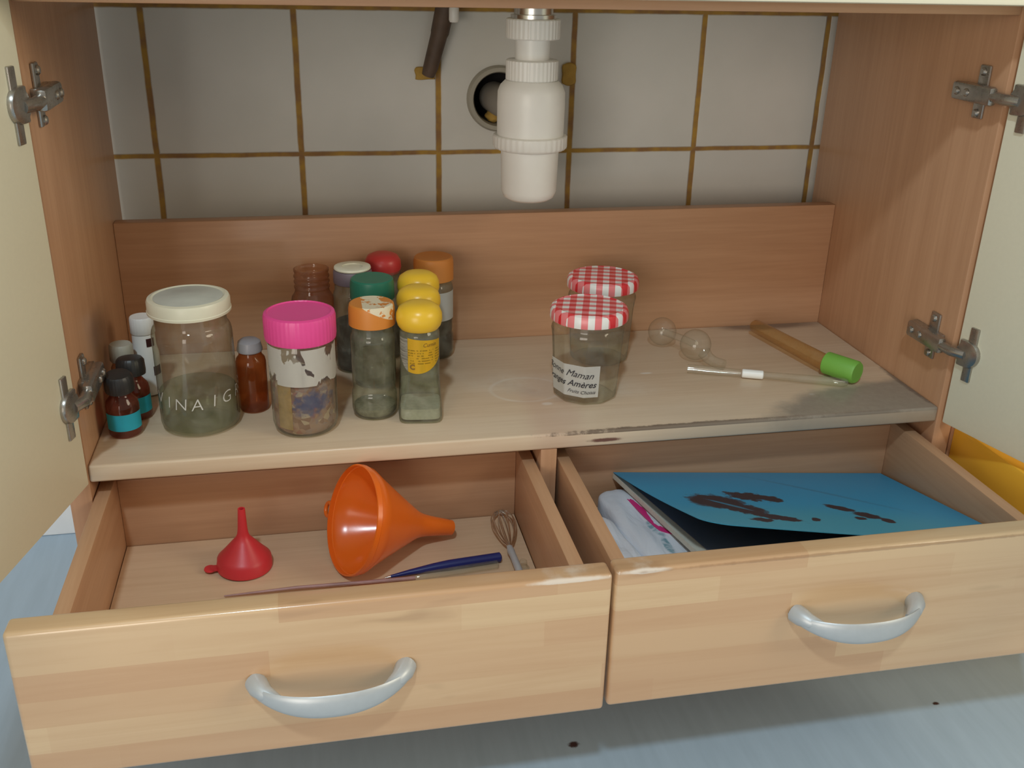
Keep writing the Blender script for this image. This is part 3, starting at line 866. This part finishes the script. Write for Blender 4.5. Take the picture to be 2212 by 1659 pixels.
# three yellow capped spice bottles with flared square feet
def yellow_spice(x, y, label, sticker):
    t_ = thing('spice_jar', label, 'spice jar', (x, y, 0), (0, 0, face_ang(x, y) + math.pi / 2), group='yellow-capped spice jars in a row')
    rr = []
    for hw, z, p in ((0.016, 0.0006, 5), (0.0188, 0.0, 6), (0.0195, 0.002, 6), (0.0197, 0.008, 6), (0.0188, 0.018, 5), (0.0178, 0.030, 3.4), (0.0174, 0.042, 2.3), (0.0174, 0.050, 2.0), (0.0176, 0.065, 2.0), (0.0176, 0.080, 2), (0.0174, 0.0815, 2), (0.0169, 0.0828, 2), (0.0160, 0.0838, 2), (0.0150, 0.088, 2), (0.0150, 0.092, 2)):
        ring = []
        for i in range(48):
            a = 2 * math.pi * i / 48
            c_, s_ = math.cos(a), math.sin(a)
            k = (abs(c_) ** p + abs(s_) ** p) ** (-1 / p)
            ring.append((hw * k * c_, hw * k * s_, z))
        rr.append(ring)
    m = MB(); m.rings(rr, False, True); m.build('glass_body', M['glass_dusty'], t_)
    m = MB(); m.rings([[(px * 0.9, py * 0.9, pz * 0.0 + zz) for px, py, pz in rr[3]] for zz in (0.003, 0.013)]); m.build('contents', plain('pale grey salt', (0.42, 0.42, 0.36), 0.9, var=0.3, scale=250), t_)
    m = MB(); m.lathe([(0.0145, 0.0848), (0.0168, 0.0850), (0.0190, 0.0880), (0.0203, 0.0930), (0.0200, 0.0985), (0.0178, 0.1035), (0.0130, 0.1068), (0.007, 0.1080), (0.002, 0.1082)], 48); m.build('lid', M['yellow_plastic'], t_)
    if sticker:
        f0 = -math.pi / 2
        R_ = lambda z: 0.0179
        bot = lambda u: 0.0105 * (abs(u - 0.5) * 2) ** 2.2
        top = lambda u: -0.0016 * (u - 0.5) * 2
        s_ = patch_obj('sticker', wrap_patch(f0 - 0.62, f0 + 1.25, 0.0475, 0.0785, R_, top, lambda u: 0.0125 * abs((u - 0.25) / 0.75) ** 2.0, na=30), M['sticker'], t_)
        s_['label'] = 'yellow shield-shaped sticker'
        patch_obj('barcode_sticker', wrap_patch(f0 - 1.25, f0 - 0.63, 0.0490, 0.0793, R_, None, lambda u: 0.014 * (1 - u) ** 1.5, na=12), barcode_mat, t_)
        text_wrap('sticker_text', [('Cumin', 0.0050, f0 + 0.15, 0.0725, 0.25, 0, 0.0), ('C', 0.0065, f0 - 0.50, 0.0515, 0.0, 0.00035, 0.0)], 0.01825, M['brown_ink'], s_)
    return t_
t = NT('barcode label')
o = t.xyz()
w = t.noise(t.map(scale=(0.05, 0.05, 1)), 1400, 0)
c = t.mix(t.ramp(w, [(0.46, 0.0), (0.52, 1.0)]), (0.62, 0.60, 0.52), (0.36, 0.34, 0.28))
barcode_mat = t.done(t.bsdf(c, 0.6))
yellow_spice(0.2775, 0.057, 'yellow-capped spice jar with a yellow sticker, front one of three in a row', True)
yellow_spice(0.2820, 0.102, 'yellow-capped spice jar in the middle of the row of three', False)
yellow_spice(0.2870, 0.147, 'rearmost of the three yellow-capped spice jars', False)

# jam jars with gingham lids
def jam_jar(x, y, label, lab):
    t_ = thing('jam_jar', label, 'jam jar', (x, y, 0), group='jam jars with gingham lids')
    F = 10
    def ringf(r_, z, amt):
        out = []
        for i in range(60):
            a = 2 * math.pi * i / 60
            k = (a / (2 * math.pi / F)) % 1 - 0.5
            fr_ = math.cos(math.pi / F) / math.cos(k * 2 * math.pi / F)
            q = r_ * (1 + (fr_ - 1) * amt)
            out.append((q * math.cos(a), q * math.sin(a), z))
        return out
    rr = [ringf(r_, z, a_) for r_, z, a_ in ((0.024, 0.0010, 0), (0.0275, 0.0, 0.5), (0.0300, 0.002, 1), (0.0312, 0.006, 1), (0.0345, 0.060, 1), (0.0350, 0.064, 0.5), (0.0349, 0.0672, 0), (0.0345, 0.0692, 0), (0.0338, 0.0708, 0), (0.0330, 0.072, 0), (0.0326, 0.074, 0), (0.0325, 0.080, 0))]
    m = MB(); m.rings(rr, False, True); m.build('glass_body', M['glass'], t_, angle=12)
    m = MB(); m.lathe([(0.0345, 0.0775), (0.0366, 0.0780), (0.0370, 0.0796), (0.0367, 0.0855), (0.0352, 0.0885), (0.0320, 0.0898), (0.0308, 0.0890), (0.026, 0.0893), (0.008, 0.0898)], 60); m.build('lid', M['gingham'], t_)
    if lab:
        fa = face_ang(x, y)
        RJ = lambda z: 0.0308 + (z - 0.0) * 0.066
        fc = 2 * math.pi / F
        s_ = patch_obj('jar_label', wrap_patch(fa - 1.45, fa + 0.42, 0.0085, 0.0405, lambda z: RJ(z) + 0.0004, None, None, na=40, facets=fc), M['paper'], t_)
        RT = lambda z: RJ(z) + 0.0004
        text_wrap('label_text', [('Bonne Maman', 0.0094, fa - 1.42, 0.0310, 0.55, 0.0, -0.06), ('Oranges Am\u00e8res', 0.0088, fa - 1.55, 0.0205, 0.5, 0.00008, -0.03), ('Fruits Choisis', 0.0050, fa - 0.55, 0.0125, 0.5, 0.0, -0.01)], RT, M['ink'], s_, facets=fc)
    return t_
jam_jar(0.4395, 0.082, 'faceted jam jar with red and white gingham lid and white script label, the front one', True)
jam_jar(0.4790, 0.172, 'jam jar with red and white gingham lid standing behind the labelled one', False)

# glass airlock: two bulbs with a bent stem
# the bulbs rest on the shelf
t_ = thing('glass_airlock', 'clear glass airlock with two round bulbs lying at the back of the shelf', 'glass airlock', (0.586, 0.19, 0))
def ball(cx, cy, cz, r):
    t2 = bmesh.new(); bmesh.ops.create_uvsphere(t2, u_segments=32, v_segments=20, radius=r)
    m = MB(); m.merge(t2, Matrix.Translation((cx - 0.586, cy - 0.19, cz)))
    return m
BA = (0.5775, 0.1500, 0.0165); BB = (0.5570, 0.1960, 0.0155)
ball(*BA, 0.0162).build('bulb', M['glass_fine'], t_)
ball(*BB, 0.0152).build('bulb', M['glass_fine'], t_)
L = lambda p: (p[0] - 0.586, p[1] - 0.19, p[2])
m = MB()
m.tube([L(BB), L((0.564, 0.182, 0.016)), L((0.571, 0.165, 0.017)), L(BA)], 0.0038, 14)
m.tube([L((0.582, 0.137, 0.013)), L((0.585, 0.131, 0.0085)), L((0.589, 0.124, 0.0065)), L((0.596, 0.1155, 0.0062))], [0.0070, 0.0060, 0.0056, 0.0056], 14)
m.build('stem', M['glass_fine'], t_)
# glass pipette
t_ = thing('glass_pipette', 'long clear glass pipette with a white band lying across the shelf', 'pipette', (0.557, 0.1165, 0.0), (0, 0, 0))
pa = Vector((0, 0, 0.0045)); d_ = Vector((0.1462, -0.0590, 0))
m = MB(); m.tube([pa, pa + d_ * 0.15, pa + d_ * 0.34], [0.0044, 0.0044, 0.0036], 16)
m.tube([pa + d_ * 0.36, pa + d_ * 0.55, pa + d_ * 0.85, pa + d_ * 0.97, pa + d_], [0.0030, 0.0036, 0.0042, 0.0046, 0.0030], 16)
m.build('glass_tube', M['glass_fine'], t_)
m = MB(); m.tube([pa + d_ * 0.345, pa + d_ * 0.35, pa + d_ * 0.475, pa + d_ * 0.48], [0.0036, 0.0045, 0.0045, 0.0036], 18); m.build('band', M['white_plastic'], t_)
# green capped tube
t_ = thing('test_tube', 'yellowish translucent tube with a bright green cap lying at the right end', 'tube', (0.6715, 0.2135, 0))
d_ = Vector((0.698 - 0.6715, 0.0925 - 0.2135, 0))
e_ = Vector((0.7300 - 0.698, 0.0605 - 0.0925, 0))
pa = Vector((0, 0, 0.0108))
m = MB(); m.tube([pa, pa + d_ * 0.03, pa + d_ * 0.95, pa + d_], [0.005, 0.0075, 0.0088, 0.0085], 24)
m.build('tube_body', thin_glass('yellowish plastic', (0.93, 0.80, 0.58), (0.72, 0.55, 0.32), smudge=0.22, body=(0.50, 0.36, 0.18)), t_)
pb = pa + d_ * 0.985
e2 = d_.normalized() * 0.75 + e_.normalized() * 0.9
e2 = e2.normalized() * 0.036
pb.z = 0.0118
m = MB(); m.tube([pb, pb + e2 * 0.03, pb + e2 * 0.94, pb + e2], [0.0100, 0.0115, 0.0117, 0.0104], 28)
m.build('cap', M['lime'], t_)

# ------------------------------------------------------------------ left drawer
ZD = -0.100
# orange funnel on its side
C0 = Vector((0.2084, -0.0280, -0.0535)); psi, al_ = 0.3135, 0.349
ax = Vector((math.cos(psi) * math.cos(al_), math.sin(psi) * math.cos(al_), -math.sin(al_)))
t_ = thing('funnel', 'large orange plastic funnel lying on its side in the left drawer', 'funnel', tuple(C0), group=None)
t_.rotation_mode = 'QUATERNION'
t_.rotation_quaternion = ax.to_track_quat('Z', 'Y')
def funnel_profile(R, L, rt, cone, th):
    out = [(R, 0.0), (R, 0.004), (R * 0.985, 0.0045)]
    n = 7
    for k in range(n + 1):
        u = k / n
        out.append((R * 0.97 + (rt * 1.9 - R * 0.97) * u ** 0.95, 0.009 + (L * cone - 0.009) * u))
    out += [(rt * 1.55, L * (cone + 0.06)), (rt * 1.35, L * (cone + 0.14)), (rt, L)]
    inn_ = [(max(r_ - th, 0.0012), z) for r_, z in out]
    inn_[0] = (R - th, -0.0002)
    return out, inn_
def funnel_mesh(R, L, rt, cone, th, seg=56):
    a, b = funnel_profile(R, L, rt, cone, th)
    prof = a + list(reversed(b))
    rg = [[(r_ * math.cos(2 * math.pi * k / seg), r_ * math.sin(2 * math.pi * k / seg), z) for k in range(seg)] for r_, z in prof]
    m = MB(); m.rings(rg + [rg[0]], False, False)
    return m
funnel_mesh(0.0473, 0.0994, 0.0068, 0.62, 0.0013).build('cone', M['orange_plastic'], t_)
loc_up = t_.rotation_quaternion.inverted() @ Vector((0, 0, 1))
side_v = t_.rotation_quaternion.inverted() @ ax.cross(Vector((0, 0, 1))).normalized()
# rim tab with a hole, on the left of the rim as seen from the front
tabdir = (-side_v * 0.93 - loc_up * 0.30)
tabdir.z = 0; tabdir.normalize()
tan = Vector((0, 0, 1)).cross(tabdir)
pts = []
cen = tabdir * 0.0515 + Vector((0, 0, 0.002))
for k in range(17):
    a = math.radians(-140 + 280 * k / 16)
    pts.append(cen + tabdir * 0.006 * math.cos(a) + tan * 0.006 * math.sin(a))
m = MB(); m.tube(pts, 0.0019, 10); m.build('hanging_loop', M['orange_plastic'], t_)

# red funnel standing mouth down
t_ = thing('funnel', 'small red plastic funnel standing upside down in the left drawer', 'funnel', (0.1165, -0.0135, ZD + 0.0014), (0, 0.03, 0))
m = funnel_mesh(0.0232, 0.0560, 0.0030, 0.52, 0.0011, 44); m.build('cone', M['red_plastic'], t_)
m = MB()
fa2 = math.radians(188)
m.box(0.0225, 0.0285, -0.0042, 0.0042, 0.0004, 0.0022, 0.0007, mat=Matrix.Rotation(fa2, 4, 'Z'))
m.lathe([(0.0048, 0.0004), (0.0052, 0.001), (0.0048, 0.0022)], 20, mat=Matrix.Rotation(fa2, 4, 'Z') @ Matrix.Translation((0.0285, 0, 0)))
m.build('hanging_tab', M['red_plastic'], t_)

# whisk
t_ = thing('whisk', 'tiny wire whisk lying at the right side of the left drawer', 'whisk', (0.3450, -0.033, ZD))
m = MB()
Lw = 0.062
for k in range(5):
    a = math.pi * k / 5
    pts = []
    for i in range(25):
        u = i / 24
        th_ = u * math.pi
        wd = 0.0105 * math.sin(th_) ** 0.8 * (1 if u <= 1 else 1)
        # closed loop: up one side and back down the other
    for i in range(33):
        u = i / 32 * 2 - 1            # -1..1
        ln = Lw * (1 - abs(u) ** 2.2)
        rad = 0.0115 * math.sin(math.pi * min(1, (1 - abs(u)) * 1.0)) ** 0.9 if abs(u) < 1 else 0
        wv = 0.0112 * (math.copysign(1, u)) * math.sin(math.pi * (1 - abs(u)) ** 0.75) if abs(u) > 0.0 else 0
        pts.append((0.003 * (ln / Lw) + wv * math.cos(a), ln, 0.0075 + 0.55 * wv * math.sin(a)))
    m.tube(pts, 0.0006, 6)
m.build('wires', M['chrome'], t_)
m = MB(); m.tube([(0.0, 0.006, 0.0062), (0.0, -0.004, 0.0058), (0.0006, -0.010, 0.0052), (0.0020, -0.055, 0.0045), (0.0021, -0.057, 0.0045)], [0.0022, 0.0034, 0.0030, 0.0034, 0.0020], 14)
m.build('handle', M['grey_metal'], t_)

# blue pen
t_ = thing('pen', 'dark blue tapered pen lying at the front of the left drawer', 'pen', (0.334, -0.042, ZD))
m = MB(); m.tube([(0.001, 0.0002, 0.0042), (0, 0, 0.0042), (-0.045, -0.0045, 0.0042), (-0.058, -0.006, 0.0040), (-0.080, -0.0085, 0.0030), (-0.096, -0.0105, 0.0020)], [0.0030, 0.0044, 0.0044, 0.0038, 0.0024, 0.0012], 16)
b_ = m.build('barrel', M['blue_pen'], t_)
m = MB(); m.tube([(-0.096, -0.0105, 0.0020), (-0.101, -0.0110, 0.0014)], [0.0011, 0.0004], 10); m.build('tip', M['chrome'], t_)
# dropper
t_ = thing('dropper', 'long thin clear dropper with a reddish tip along the drawer front', 'dropper', (0.330, -0.052, ZD))
m = MB(); m.tube([(0.001, 0, 0.0038), (0, 0, 0.0038), (-0.030, -0.003, 0.0038), (-0.062, -0.006, 0.0036), (-0.072, -0.0068, 0.0026)], [0.0018, 0.0035, 0.0036, 0.0032, 0.0018], 16); m.build('barrel', M['glass_fine'], t_)
m = MB(); m.tube([(-0.072, -0.0068, 0.0026), (-0.110, -0.0072, 0.0032), (-0.170, -0.0066, 0.0040), (-0.228, -0.0060, 0.0020)], [0.0017, 0.0016, 0.0014, 0.0006], 10)
m.build('tip', plain('reddish grey plastic', (0.36, 0.20, 0.19), 0.4, var=0.5, scale=60), t_)
m = MB(); m.lathe([(0.0052, 0), (0.0056, 0.0008), (0.0038, 0.0016), (0.0032, 0.0075), (0.0022, 0.0084)], 24)
o_ = m.build('bottle_dropper_cap', M['glass_fine']); o_.location = (0.352, -0.056, ZD + Z0 + 0.0006)
tag(o_, 'tiny clear plastic cap in the front right corner of the left drawer', 'cap')

# ------------------------------------------------------------------ right drawer
def cloth(label, x0, y0, x1, y1, w, h, seed, mat, group):
    rnd = random.Random(seed)
    d = Vector((x1 - x0, y1 - y0, 0)); Ln = d.length
    t_ = bmesh.new(); bmesh.ops.create_cube(t_, size=2)
    bmesh.ops.subdivide_edges(t_, edges=list(t_.edges), cuts=23, use_grid_fill=True)
    ph = [rnd.uniform(0, 6.28) for _ in range(6)]
    for v in t_.verts:
        x, y, z = v.co
        # rounded box by superellipsoid shrink
        p = 4.0
        nrm = (abs(x) ** p + abs(y) ** p + abs(z) ** p) ** (1 / p)
        mx_ = max(abs(x), abs(y), abs(z))
        q = Vector((x, y, z)) * (mx_ / nrm)
        wr = 0.05 * math.sin(q.x * 9 + ph[0] + q.y * 3) + 0.05 * math.sin(q.x * 4 + ph[1] - q.y * 5) + 0.025 * math.sin(q.y * 14 + ph[2] + q.x * 5)
        if q.z > 0: q.z *= (1 + wr)
        v.co = Vector((q.x * Ln / 2, q.y * w / 2 * (1 + 0.05 * math.sin(q.x * 6 + ph[3])), (q.z + 1) * h / 2 if q.z > -0.95 else 0.0))
        v.co.z = max(v.co.z, 0.0)
    m = MB(); m.merge(t_)
    o_ = m.build('folded_napkin', mat, angle=80)
    o_.location = ((x0 + x1) / 2, (y0 + y1) / 2, ZD + Z0 + 0.0006)
    o_.rotation_euler = (0, 0, math.atan2(d.y, d.x))
    return tag(o_, label, 'napkin', group)
t = NT('white cloth with teal leaf print')
o = t.xyz()
w = t.noise(t.coord(), 160, 3)
lf = t.ell(o[0], o[1], 0.000, 0.004, 0.013, 0.0045, 0.10, 0.2, w, 0.6)
lf = t.math('MAXIMUM', lf, t.ell(o[0], o[1], 0.028, 0.003, 0.012, 0.0040, -0.12, 0.2, w, 0.6))
lf = t.math('MULTIPLY', lf, t.ramp(t.noise(t.map(scale=(1, 0.3, 1)), 260, 2), [(0.35, 0.2), (0.6, 1.0)]))
wn = t.noise(t.map(scale=(0.4, 1, 1)), 50, 4, 0.6, 1.0)
M['napkin'] = t.done(t.bsdf(t.mix(t.math('MULTIPLY', lf, 0.8), (0.74, 0.77, 0.84), (0.10, 0.30, 0.36)), 0.6, bump=wn, bstr=0.7, bdist=0.003))
t = NT('white cloth')
wn = t.noise(t.map(scale=(0.4, 1, 1)), 60, 4, 0.6, 1.0)
M['napkin_plain'] = t.done(t.bsdf((0.74, 0.77, 0.84), 0.6, bump=wn, bstr=0.7, bdist=0.003))
G_ = 'folded white napkins in the right drawer'
cloth('long folded white napkin with teal leaf print beside the blue booklet', 0.4565, 0.028, 0.4750, -0.140, 0.046, 0.0285, 1, M['napkin'], G_)
cloth('rolled plain white napkin against the drawer side, nearest the front', 0.4255, -0.018, 0.4400, -0.150, 0.025, 0.028, 2, M['napkin_plain'], G_)
cloth('flat plain white napkin in the rear left corner of the right drawer', 0.4200, 0.030, 0.4225, -0.012, 0.022, 0.026, 4, M['napkin_plain'], G_)

# thin magenta card, then the blue booklet propped on the napkins and leaning down to the right
def slab(quad, th, nx=1, ny=1, f=None, uv=False):
    """warped sheet over the quad (back left, back right, front left, front right), thickness downwards"""
    A_, B_, C_, D_ = [Vector(q) for q in quad]
    t2 = bmesh.new(); g = []
    for i in range(nx + 1):
        col = []
        for j in range(ny + 1):
            u, v = i / nx, j / ny
            if f: u2, v2, dz = f(u, v)
            else: u2, v2, dz = u, v, 0
            p = A_ * (1 - u2) * (1 - v2) + B_ * u2 * (1 - v2) + C_ * (1 - u2) * v2 + D_ * u2 * v2
            p.z += dz
            vt = t2.verts.new(p); col.append((vt, (u2, v2)))
        g.append(col)
    uvl = t2.loops.layers.uv.new('UVMap')
    for i in range(nx):
        for j in range(ny):
            q = (g[i][j], g[i][j + 1], g[i + 1][j + 1], g[i + 1][j])
            fc_ = t2.faces.new([a_[0] for a_ in q])
            for lp, a_ in zip(fc_.loops, q): lp[uvl].uv = a_[1]
    bmesh.ops.recalc_face_normals(t2, faces=list(t2.faces))
    up_ = sum(fc_.normal.z for fc_ in t2.faces)
    if up_ < 0: bmesh.ops.reverse_faces(t2, faces=list(t2.faces))
    ret = bmesh.ops.extrude_face_region(t2, geom=list(t2.faces))
    for e_ in ret['geom']:
        if isinstance(e_, bmesh.types.BMVert): e_.co.z -= th
    return t2
cardm = MB()
cardm.merge(slab([(0.4600, -0.004, -0.0702), (0.62, 0.010, -0.0835), (0.4720, -0.067, -0.0702), (0.625, -0.070, -0.0835)], 0.0006, 10, 10,
    lambda u, v: (u + (0.06 * max(0, (v - 0.85) / 0.15) ** 2 if u < 0.5 else 0), v, 0)))
oc = cardm.build('card', M['pink_paper']); oc.location = (0, 0, Z0)
tag(oc, 'magenta card peeking out between the printed white napkin and the blue booklet', 'card')

bk = thing('booklet', 'blue booklet with dark brown blots and a curled front cover in the right drawer', 'booklet', (0, 0, 0))
BL = (0.458, 0.0345, -0.0632); BR = (0.7425, 0.0345, -0.0885)
FL = (0.4975, -0.168, -0.0600); FR = (0.7425, -0.168, -0.0640)
dn = lambda q, dz: (q[0], q[1], q[2] - dz)
m = MB(); m.merge(slab([dn(q, 0.0012) for q in (BL, BR, FL, FR)], 0.0052, 4, 4)); m.build('pages', M['pages'], bk)
g2 = lambda q, dx: (q[0] + dx, q[1], q[2])
m = MB(); m.merge(slab([g2(dn(BL, 0.0006), 0.004), dn(BR, 0.0006), g2(dn(FL, 0.0006), 0.011), dn(FR, 0.0006)], 0.0005, 4, 4)); m.build('dark_page', M['dark_page'], bk)
CL = (0.4775, -0.1465, -0.0130)
def curl(u, v):
    # rounded corner of the curled cover; the sheet stays flat near the back edge
    cu, cv = 0.075, 0.10
    if u < cu and v > 1 - cv:
        a_ = (cu - u) / cu; b_ = (v - 1 + cv) / cv
        l_ = math.hypot(a_, b_); m_ = max(a_, b_)
        if l_ > 0:
            a_ *= m_ / l_; b_ *= m_ / l_
        u = cu - cu * a_; v = 1 - cv + cv * b_
    dz = -0.0025 * (1 - u) ** 1.5 * math.sin(math.pi * v) - 0.002 * math.sin(math.pi * u) * v ** 2
    return u, v, dz
m = MB(); m.merge(slab([BL, BR, CL, (0.7425, -0.168, -0.0445)], 0.0005, 50, 36, curl))
t = NT('blue cover with dark blots')
uv = t.xyz(t.coord('UV'))
X_ = t.math('MULTIPLY', uv[0], 0.285); Y_ = t.math('MULTIPLY', uv[1], -0.19)
w = t.noise(t.coord(), 130, 4, 0.65)
msk = None
def UV(u, v): return (u * 0.285, -v * 0.19)
for (u, v), rx_, ry_, rot_, am in ((UV(0.185, 0.55), 0.025, 0.0145, -0.95, 0.5), (UV(0.235, 0.66), 0.019, 0.0100, -0.9, 0.8), (UV(0.33, 0.44), 0.021, 0.0075, -0.35, 1.1), (UV(0.395, 0.47), 0.010, 0.0055, -1.0, 1.0),
          (UV(0.29, 0.79), 0.022, 0.0050, -0.40, 0.9), (UV(0.225, 0.85), 0.010, 0.0035, 0.1, 1.0), (UV(0.42, 0.80), 0.006, 0.0022, 0.9, 0.8),
          (UV(0.585, 0.60), 0.013, 0.0038, -0.75, 0.6), (UV(0.635, 0.70), 0.013, 0.0045, -0.65, 0.8), (UV(0.675, 0.77), 0.006, 0.0035, 0.2, 0.6), (UV(0.59, 0.75), 0.006, 0.0022, 0.2, 0.8)):
    e_m = t.ell(X_, Y_, u, v, rx_, ry_ * 1.8, rot_, 0.15, w, am * 1.7)
    msk = e_m if msk is None else t.math('MAXIMUM', msk, e_m)
hx, hy = UV(0.21, 0.60)
hol = t.ell(X_, Y_, hx, hy, 0.020, 0.0026, -0.95, 0.3, w, 0.8)
msk = t.math('MULTIPLY', msk, t.math('SUBTRACT', 1.0, t.math('MULTIPLY', hol, 0.55)))
base = t.mix(t.noise(t.coord(), 12, 3), (0.025, 0.30, 0.56), (0.035, 0.35, 0.62))
hx, hy = UV(0.45, 0.9)
gr = t.ell(X_, Y_, hx, hy, 0.13, 0.05, 0.0, 0.6)
base = t.mix(t.math('MULTIPLY', gr, 0.5), base, (0.085, 0.38, 0.43))
hx, hy = UV(0.63, 0.35)
fl = t.ell(X_, Y_, hx, hy, 0.065, 0.003, -0.80, 0.5, w, 1.5)
base = t.mix(t.math('MULTIPLY', fl, 0.45), base, (0.03, 0.16, 0.30))
M['cover'] = t.done(t.bsdf(t.mix(msk, base, (0.035, 0.022, 0.035)), 0.4))
m.build('cover', M['cover'], bk, angle=60)
